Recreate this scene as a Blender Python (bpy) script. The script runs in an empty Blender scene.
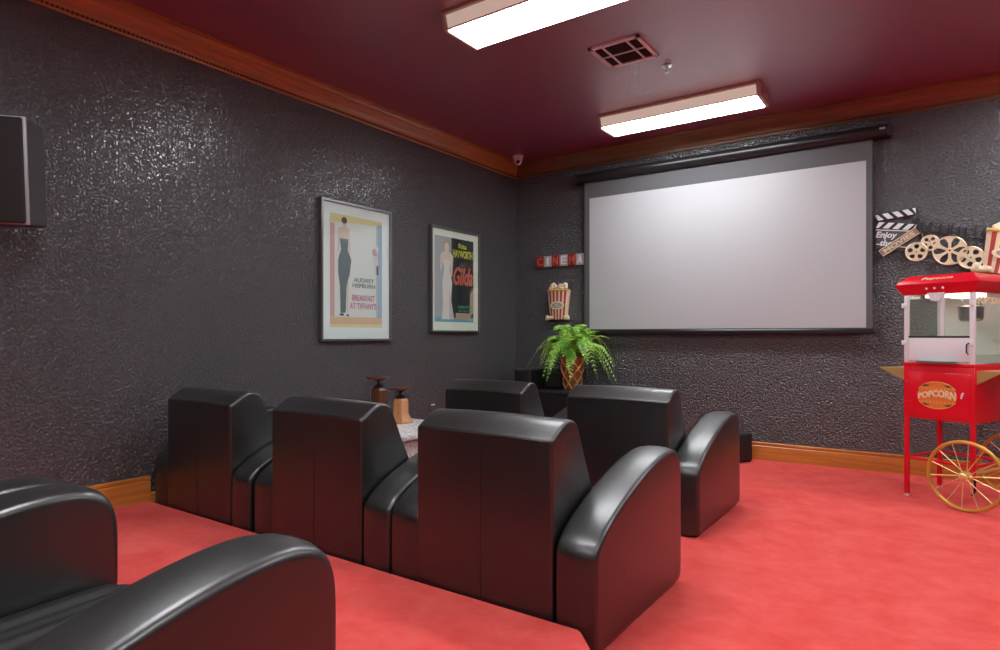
import bpy, bmesh, math, random
from mathutils import Vector, Matrix
random.seed(7)
PI = math.pi
COL = bpy.context.scene.collection

# ------------------------------------------------------------------ materials
def new_mat(name):
    m = bpy.data.materials.new(name); m.use_nodes = True
    nt = m.node_tree
    return m, nt, nt.nodes['Principled BSDF']

def mat(name, col, rough=.5, metal=0., spec=.5, bump=None, var=None, coat=0., coat_rough=.1):
    """bump=(scale, strength, distance, detail); var=(scale, colour2, contrast)"""
    m, nt, b = new_mat(name)
    b.inputs['Base Color'].default_value = (*col, 1)
    b.inputs['Roughness'].default_value = rough
    b.inputs['Metallic'].default_value = metal
    b.inputs['Specular IOR Level'].default_value = spec
    b.inputs['Coat Weight'].default_value = coat
    b.inputs['Coat Roughness'].default_value = coat_rough
    tc = nt.nodes.new('ShaderNodeTexCoord')
    if var:
        n = nt.nodes.new('ShaderNodeTexNoise'); n.inputs['Scale'].default_value = var[0]
        n.inputs['Detail'].default_value = 6
        r = nt.nodes.new('ShaderNodeValToRGB')
        r.color_ramp.elements[0].position = .5 - var[2]; r.color_ramp.elements[1].position = .5 + var[2]
        r.color_ramp.elements[0].color = (*col, 1); r.color_ramp.elements[1].color = (*var[1], 1)
        nt.links.new(tc.outputs['Object'], n.inputs['Vector'])
        nt.links.new(n.outputs['Fac'], r.inputs['Fac']); nt.links.new(r.outputs['Color'], b.inputs['Base Color'])
    if bump:
        n = nt.nodes.new('ShaderNodeTexNoise'); n.inputs['Scale'].default_value = bump[0]
        n.inputs['Detail'].default_value = bump[3]
        bp = nt.nodes.new('ShaderNodeBump'); bp.inputs['Strength'].default_value = bump[1]
        bp.inputs['Distance'].default_value = bump[2]
        nt.links.new(tc.outputs['Object'], n.inputs['Vector'])
        nt.links.new(n.outputs['Fac'], bp.inputs['Height']); nt.links.new(bp.outputs['Normal'], b.inputs['Normal'])
    return m

def wall_mat(name, c1, c2, rough, sc=38., strength=.8, dist=.004, spec=.5, coat=0., coat_rough=.3, coat_ior=1.5):
    """painted wall with a hand-trowelled, orange-peel texture"""
    m, nt, b = new_mat(name)
    tc = nt.nodes.new('ShaderNodeTexCoord')
    n1 = nt.nodes.new('ShaderNodeTexNoise'); n1.inputs['Scale'].default_value = sc; n1.inputs['Detail'].default_value = 3
    n1.inputs['Roughness'].default_value = .55
    n2 = nt.nodes.new('ShaderNodeTexVoronoi'); n2.inputs['Scale'].default_value = sc * .9; n2.feature = 'SMOOTH_F1'
    n3 = nt.nodes.new('ShaderNodeTexNoise'); n3.inputs['Scale'].default_value = 1.3; n3.inputs['Detail'].default_value = 3
    r = nt.nodes.new('ShaderNodeMapRange'); r.inputs['From Min'].default_value = .42; r.inputs['From Max'].default_value = .6
    add = nt.nodes.new('ShaderNodeMath'); add.operation = 'MULTIPLY_ADD'; add.inputs[1].default_value = .35
    bp = nt.nodes.new('ShaderNodeBump'); bp.inputs['Strength'].default_value = strength; bp.inputs['Distance'].default_value = dist
    mx = nt.nodes.new('ShaderNodeMix'); mx.data_type = 'RGBA'
    mx.inputs[6].default_value = (*c1, 1); mx.inputs[7].default_value = (*c2, 1)
    L = nt.links.new
    for n in (n1, n2, n3): L(tc.outputs['Object'], n.inputs['Vector'])
    L(n1.outputs['Fac'], r.inputs['Value']); L(n2.outputs['Distance'], add.inputs[0]); L(r.outputs['Result'], add.inputs[2])
    L(add.outputs[0], bp.inputs['Height']); L(bp.outputs['Normal'], b.inputs['Normal'])
    L(n3.outputs['Fac'], mx.inputs[0]); L(mx.outputs[2], b.inputs['Base Color'])
    b.inputs['Roughness'].default_value = rough; b.inputs['Specular IOR Level'].default_value = spec
    b.inputs['Coat Weight'].default_value = coat; b.inputs['Coat Roughness'].default_value = coat_rough; b.inputs['Coat IOR'].default_value = coat_ior
    L(bp.outputs['Normal'], b.inputs['Coat Normal'])
    return m

def wood_mat(name, c1, c2, axis='x', rough=.3):
    m, nt, b = new_mat(name)
    tc = nt.nodes.new('ShaderNodeTexCoord'); mp = nt.nodes.new('ShaderNodeMapping')
    s = {'x': (1.2, 22, 22), 'y': (22, 1.2, 22), 'z': (22, 22, 1.2)}[axis]
    mp.inputs['Scale'].default_value = s
    n = nt.nodes.new('ShaderNodeTexNoise'); n.inputs['Scale'].default_value = 1.6; n.inputs['Detail'].default_value = 8
    n.inputs['Distortion'].default_value = .8
    r = nt.nodes.new('ShaderNodeValToRGB')
    r.color_ramp.elements[0].position = .35; r.color_ramp.elements[1].position = .68
    r.color_ramp.elements[0].color = (*c1, 1); r.color_ramp.elements[1].color = (*c2, 1)
    L = nt.links.new
    L(tc.outputs['Object'], mp.inputs['Vector']); L(mp.outputs['Vector'], n.inputs['Vector'])
    L(n.outputs['Fac'], r.inputs['Fac']); L(r.outputs['Color'], b.inputs['Base Color'])
    b.inputs['Roughness'].default_value = rough; b.inputs['Coat Weight'].default_value = .4
    b.inputs['Coat Roughness'].default_value = .2
    return m

def carpet_mat(name, c1, c2):
    m, nt, b = new_mat(name)
    tc = nt.nodes.new('ShaderNodeTexCoord')
    n1 = nt.nodes.new('ShaderNodeTexNoise'); n1.inputs['Scale'].default_value = 5.5; n1.inputs['Detail'].default_value = 9
    n1.inputs['Roughness'].default_value = .68; n1.inputs['Distortion'].default_value = .15
    n2 = nt.nodes.new('ShaderNodeTexNoise'); n2.inputs['Scale'].default_value = 420; n2.inputs['Detail'].default_value = 2
    r = nt.nodes.new('ShaderNodeValToRGB')
    r.color_ramp.elements[0].position = .33; r.color_ramp.elements[1].position = .68
    r.color_ramp.elements[0].color = (*c1, 1); r.color_ramp.elements[1].color = (*c2, 1)
    bp = nt.nodes.new('ShaderNodeBump'); bp.inputs['Strength'].default_value = .6; bp.inputs['Distance'].default_value = .004
    L = nt.links.new
    L(tc.outputs['Object'], n1.inputs['Vector']); L(tc.outputs['Object'], n2.inputs['Vector'])
    L(n1.outputs['Fac'], r.inputs['Fac']); L(r.outputs['Color'], b.inputs['Base Color'])
    L(n2.outputs['Fac'], bp.inputs['Height']); L(bp.outputs['Normal'], b.inputs['Normal'])
    b.inputs['Roughness'].default_value = .95; b.inputs['Specular IOR Level'].default_value = .15
    b.inputs['Sheen Weight'].default_value = .15; b.inputs['Sheen Roughness'].default_value = .5
    b.inputs['Sheen Tint'].default_value = (1, .45, .4, 1)
    return m

def emit_mat(name, col, strength):
    m, nt, b = new_mat(name)
    b.inputs['Base Color'].default_value = (.8, .8, .8, 1)
    b.inputs['Emission Color'].default_value = (*col, 1); b.inputs['Emission Strength'].default_value = strength
    return m

def glass_mat(name, tint=(.93, .97, .96), refl=.9):
    m = bpy.data.materials.new(name); m.use_nodes = True; nt = m.node_tree
    nt.nodes.clear()
    out = nt.nodes.new('ShaderNodeOutputMaterial'); mix = nt.nodes.new('ShaderNodeMixShader')
    tr = nt.nodes.new('ShaderNodeBsdfTransparent'); tr.inputs[0].default_value = (*tint, 1)
    gl = nt.nodes.new('ShaderNodeBsdfGlossy'); gl.inputs['Roughness'].default_value = .03
    gl.inputs[0].default_value = (refl, refl, refl, 1)
    lw = nt.nodes.new('ShaderNodeLayerWeight'); lw.inputs['Blend'].default_value = .5
    pw = nt.nodes.new('ShaderNodeMath'); pw.operation = 'POWER'; pw.inputs[1].default_value = 4.5
    fr = nt.nodes.new('ShaderNodeMath'); fr.operation = 'MULTIPLY_ADD'; fr.inputs[1].default_value = .9; fr.inputs[2].default_value = .06
    nt.links.new(lw.outputs['Facing'], pw.inputs[0]); nt.links.new(pw.outputs[0], fr.inputs[0])
    nt.links.new(fr.outputs[0], mix.inputs[0]); nt.links.new(tr.outputs[0], mix.inputs[1])
    nt.links.new(gl.outputs[0], mix.inputs[2]); nt.links.new(mix.outputs[0], out.inputs[0])
    return m

M = {}
M['wall'] = wall_mat('charcoal_wall_paint', (.021, .0225, .028), (.029, .031, .037), .45, sc=66, strength=1., dist=.0053, spec=.7, coat=1., coat_rough=.235, coat_ior=1.78)
M['ceiling'] = wall_mat('burgundy_ceiling_paint', (.25, .021, .108), (.30, .026, .125), .40, sc=90, strength=.35, dist=.003, spec=1., coat=1., coat_rough=.33, coat_ior=2.0)
M['carpet'] = carpet_mat('red_carpet', (.71, .058, .050), (.83, .118, .104))
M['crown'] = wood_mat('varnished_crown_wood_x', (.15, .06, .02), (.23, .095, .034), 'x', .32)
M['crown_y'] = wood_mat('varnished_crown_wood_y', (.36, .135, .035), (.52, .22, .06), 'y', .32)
M['base_x'] = wood_mat('varnished_base_wood_x', (.44, .15, .028), (.62, .25, .05), 'x', .3)
M['base_y'] = wood_mat('varnished_base_wood_y', (.44, .15, .028), (.62, .25, .05), 'y', .3)
M['bead'] = mat('dark_wood_bead', (.07, .02, .01), .4)
M['leather'] = mat('black_leather', (.0050, .0047, .0048), .44, spec=.7, bump=(30, .16, .006, 9), coat=.6, coat_rough=.28)
M['leather'].node_tree.nodes['Principled BSDF'].inputs['Coat IOR'].default_value = 1.62
M['piping'] = mat('black_leather_piping', (.02, .019, .019), .38)
M['plinth'] = mat('black_plinth', (.008, .008, .008), .7)
M['black'] = mat('matt_black', (.012, .012, .013), .55)
M['blackgloss'] = mat('satin_black', (.014, .014, .016), .28)
M['blacktop'] = mat('black_laminate', (.03, .03, .034), .4)
M['grill'] = mat('speaker_grille_cloth', (.022, .017, .017), .9, bump=(900, .5, .001, 1))
M['spk_side'] = mat('speaker_side_vinyl', (.06, .058, .06), .45)
M['spk_edge'] = mat('speaker_silver_edge', (.42, .41, .42), .35, metal=.3)
M['canvas'] = mat('screen_masking_cloth', (.10, .10, .105), .8)
M['screen'] = mat('white_screen_surface', (.44, .445, .46), .8, spec=.2, var=(1.1, (.46, .465, .48), .3))
M['alu'] = mat('brushed_aluminium', (.55, .55, .56), .35, metal=1)
M['chrome'] = mat('chrome', (.8, .8, .8), .15, metal=1)
M['white'] = mat('white_plastic', (.8, .8, .8), .35)
M['whitepaint'] = mat('white_enamel', (.78, .78, .80), .25)
M['lens'] = emit_mat('lit_fluorescent_lens', (.93, .97, 1), 17)
M['addedlamp'] = emit_mat('added_case_glow', (1, .93, .82), 2.2)  # glow added to brighten the inside of the popcorn case
M['sidelens'] = emit_mat('lit_side_diffuser', (1, .86, .70), .2)
M['fixture'] = mat('tan_fixture_frame', (.55, .47, .40), .4)
M['ventframe'] = mat('vent_frame', (.75, .68, .73), .5)
M['ventdark'] = mat('vent_dark_mesh', (.035, .02, .022), .8)
M['frame'] = mat('dark_pewter_frame', (.16, .155, .15), .32, metal=.7)
M['mat1'] = mat('white_mount_board', (.93, .93, .93), .8)
M['mat2'] = mat('cream_mount_board', (.88, .86, .74), .8)
M['glass'] = glass_mat('picture_glass')
M['cartglass'] = glass_mat('machine_glass', (.92, .96, .94))
M['red'] = mat('red_enamel', (.74, .006, .022), .25, coat=.5)
M['redleg'] = mat('red_enamel_legs', (.70, .006, .022), .3)
M['steel'] = mat('kettle_steel', (.55, .55, .55), .28, metal=.9)
M['interior'] = mat('machine_interior', (.80, .83, .80), .4, metal=.0)
M['brass'] = mat('brass_shelf', (.72, .50, .18), .35, metal=.6)
M['wheel'] = mat('golden_wheel_rim', (.62, .33, .05), .35, metal=.35)
M['spoke'] = mat('golden_spokes', (.80, .62, .25), .3, metal=.5)
M['gold'] = mat('emblem_orange_gold', (.75, .20, .03), .5)
M['gold2'] = mat('emblem_gold', (.70, .40, .12), .5)
M['ink'] = mat('black_ink', (.012, .012, .012), .6)
M['cream'] = mat('cream_paint', (.82, .70, .46), .6)
M['yellow'] = mat('butter_yellow', (.78, .50, .14), .6)
M['yellow2'] = mat('golden_yellow', (.85, .50, .04), .5)
M['pinkred'] = mat('stripe_red', (.42, .045, .03), .6)
M['palecream'] = mat('stripe_cream', (.80, .60, .42), .6)
M['greylabel'] = mat('grey_label', (.34, .30, .28), .6)
M['tile_red'] = mat('tile_dark_red', (.26, .02, .014), .45)
M['tile_grey'] = mat('tile_grey', (.42, .39, .38), .5)
M['letter_red'] = mat('letter_red', (.60, .12, .07), .45)
M['reelgold'] = mat('champagne_gold', (.78, .62, .42), .38, metal=.35)
M['plate'] = mat('name_plate_brown', (.30, .22, .17), .5, metal=.3)
M['strip'] = mat('film_strip_black', (.010, .009, .011), .4)
M['chalk'] = mat('clapper_slate', (.075, .072, .076), .6)
M['leaf'] = mat('fern_green', (.08, .36, .03), .42, var=(14, (.50, .78, .12), .12))
M['pot'] = mat('bronze_pot', (.30, .13, .045), .35, metal=.5)
M['potband'] = mat('bronze_pot_weave', (.62, .34, .12), .35, metal=.5)
M['soil'] = mat('soil', (.02, .012, .008), .9)
M['stone'] = mat('speckled_grey_stone', (.42, .41, .40), .5, var=(60, (.90, .89, .86), .16), bump=(120, .4, .003, 3))
M['walnut'] = wood_mat('dark_walnut', (.05, .016, .008), (.13, .04, .018), 'z', .3)
M['oak'] = wood_mat('orange_oak', (.42, .16, .06), (.60, .27, .12), 'z', .4)
M['dish'] = mat('brown_dish', (.16, .06, .04), .35, metal=.3)
M['neck'] = mat('dark_bronze', (.03, .02, .018), .35, metal=.4)

# ------------------------------------------------------------------ object helpers
def link(name, me, parent=None):
    o = bpy.data.objects.new(name, me); COL.objects.link(o)
    if parent is not None: o.parent = parent
    return o

def obj(name, bm, mats, parent=None, smooth=35, recalc=True):
    if recalc: bmesh.ops.recalc_face_normals(bm, faces=bm.faces)
    me = bpy.data.meshes.new(name); bm.to_mesh(me); bm.free()
    for m in (mats if isinstance(mats, (list, tuple)) else [mats]):
        me.materials.append(M[m] if isinstance(m, str) else m)
    if smooth:
        for p in me.polygons: p.use_smooth = True
        me.set_sharp_from_angle(angle=math.radians(smooth))
    return link(name, me, parent)

def parts(name, bm, mats, parent=None, smooth=35):
    """each loose piece of bm becomes an object of its own"""
    left = set(bm.verts); out = []
    while left:
        st = [left.pop()]; isl = set(st)
        while st:
            v = st.pop()
            for e in v.link_edges:
                w_ = e.other_vert(v)
                if w_ not in isl: isl.add(w_); st.append(w_); left.discard(w_)
        nb = bmesh.new(); mp = {v: nb.verts.new(v.co) for v in isl}
        for f in {f for v in isl for f in v.link_faces}:
            nb.faces.new([mp[v] for v in f.verts]).material_index = f.material_index
        out.append(obj(name, nb, mats, parent, smooth))
    bm.free(); return out

def tag(o, label=None, cat=None, group=None, kind=None):
    if label: o['label'] = label
    if cat: o['category'] = cat
    if group: o['group'] = group
    if kind: o['kind'] = kind
    return o

def thing(name, loc, label, cat, rz=0, group=None, rot=None):
    o = bpy.data.objects.new(name, None); COL.objects.link(o)
    o.empty_display_size = .1
    o.location = loc; o.rotation_euler = rot if rot else (0, 0, rz)
    return tag(o, label, cat, group)

def copy_tree(o, parent=None):
    c = o.copy(); COL.objects.link(c)
    if parent is not None: c.parent = parent
    for ch in list(o.children): copy_tree(ch, c)
    return c

def box(bm, x0, x1, y0, y1, z0, z1, bev=0., seg=2, mi=0):
    vs = [bm.verts.new((x, y, z)) for x in (x0, x1) for y in (y0, y1) for z in (z0, z1)]
    F = [(0, 1, 3, 2), (4, 6, 7, 5), (0, 4, 5, 1), (2, 3, 7, 6), (0, 2, 6, 4), (1, 5, 7, 3)]
    fs = [bm.faces.new([vs[i] for i in f]) for f in F]
    for f in fs: f.material_index = mi
    if bev:
        es = list({e for f in fs for e in f.edges})
        r = bmesh.ops.bevel(bm, geom=es, offset=bev, segments=seg, profile=.5, affect='EDGES')
        for f in r['faces']: f.material_index = mi
    return vs

def prism(bm, pts, a0, a1, axis='x', mi=0):
    """extrude a 2-D outline along an axis; pts are the other two coordinates in order"""
    def P(a, p, q): return {'x': (a, p, q), 'y': (p, a, q), 'z': (p, q, a)}[axis]
    A = [bm.verts.new(P(a0, *p)) for p in pts]; B = [bm.verts.new(P(a1, *p)) for p in pts]
    n = len(pts)
    fs = [bm.faces.new(A), bm.faces.new(B[::-1])]
    for i in range(n): fs.append(bm.faces.new((A[i], B[i], B[(i + 1) % n], A[(i + 1) % n])))
    for f in fs: f.material_index = mi
    return fs

def tube(bm, pts, r, n=8, mi=0, closed=False, cap=True):
    pts = [Vector(p) for p in pts]; rings = []; N = len(pts)
    prev = None
    for i, p in enumerate(pts):
        if closed: d = pts[(i + 1) % N] - pts[i - 1]
        else: d = pts[min(i + 1, N - 1)] - pts[max(i - 1, 0)]
        d.normalize()
        if prev is None:
            u = d.cross(Vector((0, 0, 1)));
            if u.length < .1: u = d.cross(Vector((1, 0, 0)))
        else:
            u = prev - d * prev.dot(d)
        u.normalize(); prev = u; w = d.cross(u)
        rr = r[i] if isinstance(r, (list, tuple)) else r
        rings.append([bm.verts.new(p + (u * math.cos(2 * PI * k / n) + w * math.sin(2 * PI * k / n)) * rr) for k in range(n)])
    for i in range(N if closed else N - 1):
        A = rings[i]; B = rings[(i + 1) % N]
        for k in range(n):
            f = bm.faces.new((A[k], A[(k + 1) % n], B[(k + 1) % n], B[k])); f.material_index = mi
    if cap and not closed:
        bm.faces.new(rings[0][::-1]).material_index = mi; bm.faces.new(rings[-1]).material_index = mi

def lathe(bm, prof, n=24, cx=0, cy=0, mi=0, rot=0):
    rings = []
    for r, z in prof:
        if r < 1e-5: rings.append([bm.verts.new((cx, cy, z))])
        else: rings.append([bm.verts.new((cx + r * math.cos(rot + 2 * PI * k / n), cy + r * math.sin(rot + 2 * PI * k / n), z)) for k in range(n)])
    for A, B in zip(rings, rings[1:]):
        for k in range(n):
            k2 = (k + 1) % n
            if len(A) == 1 and len(B) == 1: continue
            vs = (A[0], B[k], B[k2]) if len(A) == 1 else (A[k], A[k2], B[0]) if len(B) == 1 else (A[k], A[k2], B[k2], B[k])
            bm.faces.new(vs).material_index = mi
    for R in (rings[0], rings[-1]):
        if len(R) > 1: bm.faces.new(R).material_index = mi

def chaikin(p, it=2):
    for _ in range(it):
        q = []
        for i in range(len(p)):
            a, b = p[i], p[(i + 1) % len(p)]
            q.append((a[0] * .75 + b[0] * .25, a[1] * .75 + b[1] * .25)); q.append((a[0] * .25 + b[0] * .75, a[1] * .25 + b[1] * .75))
        p = q
    return p

def inset2d(p, d):
    """shrink a closed outline by about d on every side without folding its corners"""
    a0, a1 = min(q[0] for q in p), max(q[0] for q in p); b0, b1 = min(q[1] for q in p), max(q[1] for q in p)
    ca, cb, ha, hb = (a0 + a1) / 2, (b0 + b1) / 2, (a1 - a0) / 2, (b1 - b0) / 2
    return [(ca + (a - ca) * (1 - d / ha), cb + (b - cb) * (1 - d / hb)) for a, b in p]

def pad(bm, prof, sections):
    """closed cushion: a (y,z) profile swept along x with a per-section inset"""
    rings = []
    for x, d in sections:
        rings.append([bm.verts.new((x, a, b)) for a, b in inset2d(prof, d)])
    n = len(prof)
    for A, B in zip(rings, rings[1:]):
        for k in range(n): bm.faces.new((A[k], A[(k + 1) % n], B[(k + 1) % n], B[k]))
    bm.faces.new(rings[0]); bm.faces.new(rings[-1][::-1])

def sections(h, r, k=4, crown=0.):
    s = []
    for i in range(k + 1):
        a = PI / 2 * i / k
        s.append((-h + r * (1 - math.cos(a)), r * (1 - math.sin(a))))
    s += [(-h * .45, -crown * .8), (0, -crown), (h * .45, -crown * .8)]
    s += [(-x, d) for x, d in s[:k + 1][::-1]]
    return s

def text_mesh(name, body, mapf, w, h, material, parent, depth=.002, shear=0., bold=0.):
    """lettering fitted into a w x h box, mapf(a, b, d) places it (d = height above the surface)"""
    cu = bpy.data.curves.new(name, 'FONT'); cu.body = body; cu.extrude = 1; cu.shear = shear
    cu.offset = bold; cu.resolution_u = 3
    cu.align_x = 'CENTER'; cu.align_y = 'CENTER'
    o = bpy.data.objects.new(name, cu); COL.objects.link(o)
    dg = bpy.context.evaluated_depsgraph_get()
    me = bpy.data.meshes.new_from_object(o.evaluated_get(dg))
    bpy.data.objects.remove(o); bpy.data.curves.remove(cu)
    xs = [v.co.x for v in me.vertices]; ys = [v.co.y for v in me.vertices]
    x0, x1, y0, y1 = min(xs), max(xs), min(ys), max(ys)
    for v in me.vertices:
        a = (v.co.x - (x0 + x1) / 2) / (x1 - x0) * w; b = (v.co.y - (y0 + y1) / 2) / (y1 - y0) * h
        v.co = mapf(a, b, depth if v.co.z > 0 else 0)
    me.name = name
    me.materials.clear(); me.materials.append(M[material])
    return link(name, me, parent)

# ------------------------------------------------------------------ the room
W, D, H = 5.9, 7.9, 2.743      # width, depth, ceiling height
PZ = .093                      # platform height
def struct(name, bm, m, label, smooth=0):
    return tag(obj(name, bm, m, None, smooth), label, None, None, 'structure')
bm = bmesh.new(); box(bm, 0, W, -D, 0, -.1, 0)
struct('floor', bm, 'carpet', 'red carpeted floor in front of the raised platform')
bm = bmesh.new(); prism(bm, [(0, -3.645), (2.652, -3.645), (3.25, -4.30), (3.25, -D), (0, -D)], 0.0, PZ, 'z')
r = bmesh.ops.bevel(bm, geom=[e for e in bm.edges if all(v.co.z > .05 for v in e.verts)], offset=.008, segments=3, affect='EDGES')
struct('floor', bm, 'carpet', 'low red carpeted platform under the rear row of recliners', 40)
bm = bmesh.new(); box(bm, 0, W, -D, 0, H, H + .1)
struct('ceiling', bm, 'ceiling', 'dark burgundy textured ceiling')
for nm, b, lb in (('wall_left', (-.1, 0, -D - .1, .1, 0, H), 'charcoal textured wall with the two framed posters'),
                  ('wall_back', (0, W, 0, .1, 0, H), 'charcoal textured wall behind the projection screen'),
                  ('wall_right', (W, W + .1, -D - .1, .1, 0, H), 'charcoal wall on the right side'),
                  ('wall_rear', (0, W, -D - .1, -D, 0, H), 'charcoal wall behind the rear row')):
    bm = bmesh.new(); box(bm, *b); w = struct(nm, bm, 'wall', lb)
    if nm == 'wall_left': wl = w
bm = bmesh.new()               # raised tape joint on the left wall
tube(bm, [(.0004, -3.55, 1.579), (.0008, -3.0, 1.595), (.0012, -2.45, 1.612)], .0036, 6)
obj('wall_seam', bm, 'wall', wl)

CR = [(0, 2.593), (.010, 2.593), (.013, 2.600), (.013, 2.613), (.022, 2.622), (.026, 2.640), (.040, 2.664), (.056, 2.684),
      (.062, 2.696), (.068, 2.700), (.071, 2.712), (.0765, 2.720), (.0765, H), (0, H)]
bm = bmesh.new(); prism(bm, CR, -D, -.0, 'y'); 
y = -D + .02
while y < -.03:                # rope bead along the crown, surface ornament
    box(bm, .0125, .0185, y, y + .011, 2.602, 2.614, mi=1); y += .022
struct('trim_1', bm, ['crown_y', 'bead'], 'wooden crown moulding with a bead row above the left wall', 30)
bm = bmesh.new(); prism(bm, [(-a, z) for a, z in CR], 0.0, W, 'x')
x = .02
while x < W - .03:
    box(bm, x, x + .011, -.0185, -.0125, 2.602, 2.614, mi=1); x += .022
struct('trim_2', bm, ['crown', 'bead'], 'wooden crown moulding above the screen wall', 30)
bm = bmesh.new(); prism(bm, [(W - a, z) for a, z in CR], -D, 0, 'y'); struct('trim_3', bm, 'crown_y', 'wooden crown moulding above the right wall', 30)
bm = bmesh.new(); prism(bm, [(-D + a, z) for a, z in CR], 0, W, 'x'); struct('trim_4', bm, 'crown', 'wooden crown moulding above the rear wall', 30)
def BB(z): return [(0, z), (.016, z), (.016, z + .108), (.012, z + .112), (.012, z + .118), (.016, z + .122), (.016, z + .134), (.010, z + .139), (0, z + .139)]
bm = bmesh.new(); prism(bm, [(-a, z) for a, z in BB(0)], 0.0, W, 'x'); struct('baseboard_back', bm, 'base_x', 'orange varnished baseboard under the screen wall', 30)
bm = bmesh.new(); prism(bm, BB(0), -3.645, 0, 'y'); struct('baseboard_left', bm, 'base_y', 'orange varnished baseboard along the left wall in front of the platform', 30)
bm = bmesh.new(); prism(bm, BB(PZ), -D, -3.645, 'y'); struct('baseboard_left', bm, 'base_y', 'orange varnished baseboard along the left wall on the platform', 30)
bm = bmesh.new(); prism(bm, [(W - a, z) for a, z in BB(0)], -D, 0, 'y'); struct('baseboard_right', bm, 'base_y', 'orange baseboard along the right wall', 30)

# ------------------------------------------------------------------ ceiling lights
def light(x0, yc, label, zb=2.655):
    L_ = 1.18
    t = thing('fluorescent_light', (x0, yc, H), label, 'ceiling light', group='fluorescent lights on the ceiling')
    h = H - zb
    bm = bmesh.new()           # channel with flared sides
    prism(bm, [(-.172, 0), (-.172, -.014), (-.158, -.018), (-.140, -h + .006), (-.136, -h), (-.131, -h), (-.131, -h + .012), (.131, -h + .012), (.131, -h),
               (.136, -h), (.140, -h + .006), (.158, -.018), (.172, -.014), (.172, 0)], 0, L_, 'x')
    obj('housing', bm, 'fixture', t, 25)
    for s in (-1, 1):
        bm = bmesh.new(); prism(bm, [(s * .1600, -.020), (s * .1425, -h + .008), (s * .1395, -h + .006), (s * .157, -.020)], .004, L_ - .004, 'x')
        obj('side_diffuser', bm, 'sidelens', t, 0)
    bm = bmesh.new(); box(bm, .012, L_ - .012, -.1305, .1305, -h - .003, -h + .010, .002)
    obj('lens', bm, 'lens', t, 0)
    for x in (-.022, L_):
        bm = bmesh.new()
        prism(bm, [(-.178, 0), (-.178, -.014), (-.150, -h + .004), (-.138, -h - .008), (.138, -h - .008), (.150, -h + .004), (.178, -.014), (.178, 0)], x, x + .022, 'x')
        bmesh.ops.bevel(bm, geom=bm.edges[:], offset=.003, segments=2, affect='EDGES')
        c = obj('end_cap', bm, 'fixture', t, 30)
        bm = bmesh.new()
        xx = x - .004 if x < 0 else x + .026
        for yy in (-.10, .10): tube(bm, [(xx, yy, -.02), (xx, yy, -h + .012)], .004, 8)
        parts('glint_clip', bm, 'chrome', c)  # added chrome pieces, in place of light leaking at the fixture ends
    return t
light(1.375, -2.605, 'long fluorescent ceiling light cut by the top edge of the photo')
light(1.345, -.665, 'long fluorescent ceiling light just in front of the projection screen')
light(1.375, -4.545, 'added unseen fluorescent ceiling light above the rear row of recliners')  # added behind the view as extra fill light
for i, y in enumerate((-.665, -2.605, -4.545, -6.5)):  # row of fixtures added out of view to raise the room brightness
    light(4.0, y, ('added fluorescent ceiling light beyond the right edge nearest the screen wall', 'second added fluorescent ceiling light from the screen wall in the unseen right row',
                   'third added fluorescent ceiling light from the screen wall in the unseen right row', 'rearmost added fluorescent ceiling light in the unseen right row')[i])
light(1.375, -6.5, 'added unseen fluorescent ceiling light at the back of the room')  # another unseen fixture, added to brighten the room

# ------------------------------------------------------------------ vent, sprinkler, camera
t = thing('ceiling_vent', (1.966, -1.768, H), 'square ceiling air vent with six dark panes', 'vent')
bm = bmesh.new(); s = .163; zf = -.012
for a in ((-s, s, -s, -s + .024), (-s, s, s - .024, s), (-s, -s + .024, -s, s), (s - .024, s, -s, s)): box(bm, *a, zf, 0)
obj('frame', bm, 'ventframe', t)
bm = bmesh.new(); box(bm, -s + .02, s - .02, -s + .02, s - .02, -.004, -.001); obj('backing', bm, 'ventdark', t)
bm = bmesh.new()
for x in (-.078, .078): box(bm, x - .006, x + .006, -s + .02, s - .02, zf, -.003)
box(bm, -s + .02, s - .02, -.005, .005, zf + .001, -.003)
parts('bar', bm, 'ventframe', t)
bm = bmesh.new()
k = -s + .03
while k < s - .03:
    box(bm, -s + .022, s - .022, k, k + .003, -.007, -.004); k += .012
obj('louver', bm, 'ventdark', t)
t = thing('fire_sprinkler', (2.112, -1.423, H), 'small chrome fire sprinkler head on the ceiling beside the vent', 'sprinkler')
bm = bmesh.new(); lathe(bm, [(.001, 0), (.036, 0), (.034, -.006), (.012, -.012), (.001, -.012)], 20); obj('escutcheon', bm, 'chrome', t)
bm = bmesh.new(); lathe(bm, [(.001, -.012), (.008, -.012), (.008, -.024), (.001, -.024)], 12)
tube(bm, [(.006, 0, -.02), (.011, 0, -.032), (.003, 0, -.045)], .002, 6); tube(bm, [(-.006, 0, -.02), (-.011, 0, -.032), (-.003, 0, -.045)], .002, 6)
lathe(bm, [(.001, -.045), (.015, -.045), (.015, -.048), (.001, -.048)], 12); obj('nozzle', bm, 'steel', t)
t = thing('security_camera', (.19, -.25, H), 'small white dome security camera in the ceiling corner', 'camera')
bm = bmesh.new(); lathe(bm, [(.001, 0), (.052, 0), (.052, -.016), (.047, -.022), (.001, -.022)], 28); obj('base', bm, 'white', t)
bm = bmesh.new(); lathe(bm, [(.001, -.02), (.042, -.02), (.042, -.045)] + [(.042 * math.cos(a), -.045 - .042 * math.sin(a)) for a in [PI / 2 * i / 6 for i in range(1, 6)]] + [(0, -.087)], 28)
hd = obj('camera_ball', bm, 'white', t)
bm = bmesh.new()
c = Vector((0, 0, -.048)); d = Vector((.55, -.8, -.45)).normalized(); u = d.cross(Vector((0, 0, 1))).normalized(); v = d.cross(u)
tube(bm, [c + d * .030, c + d * .0445], .018, 16)
obj('lens', bm, 'black', hd)

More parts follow.
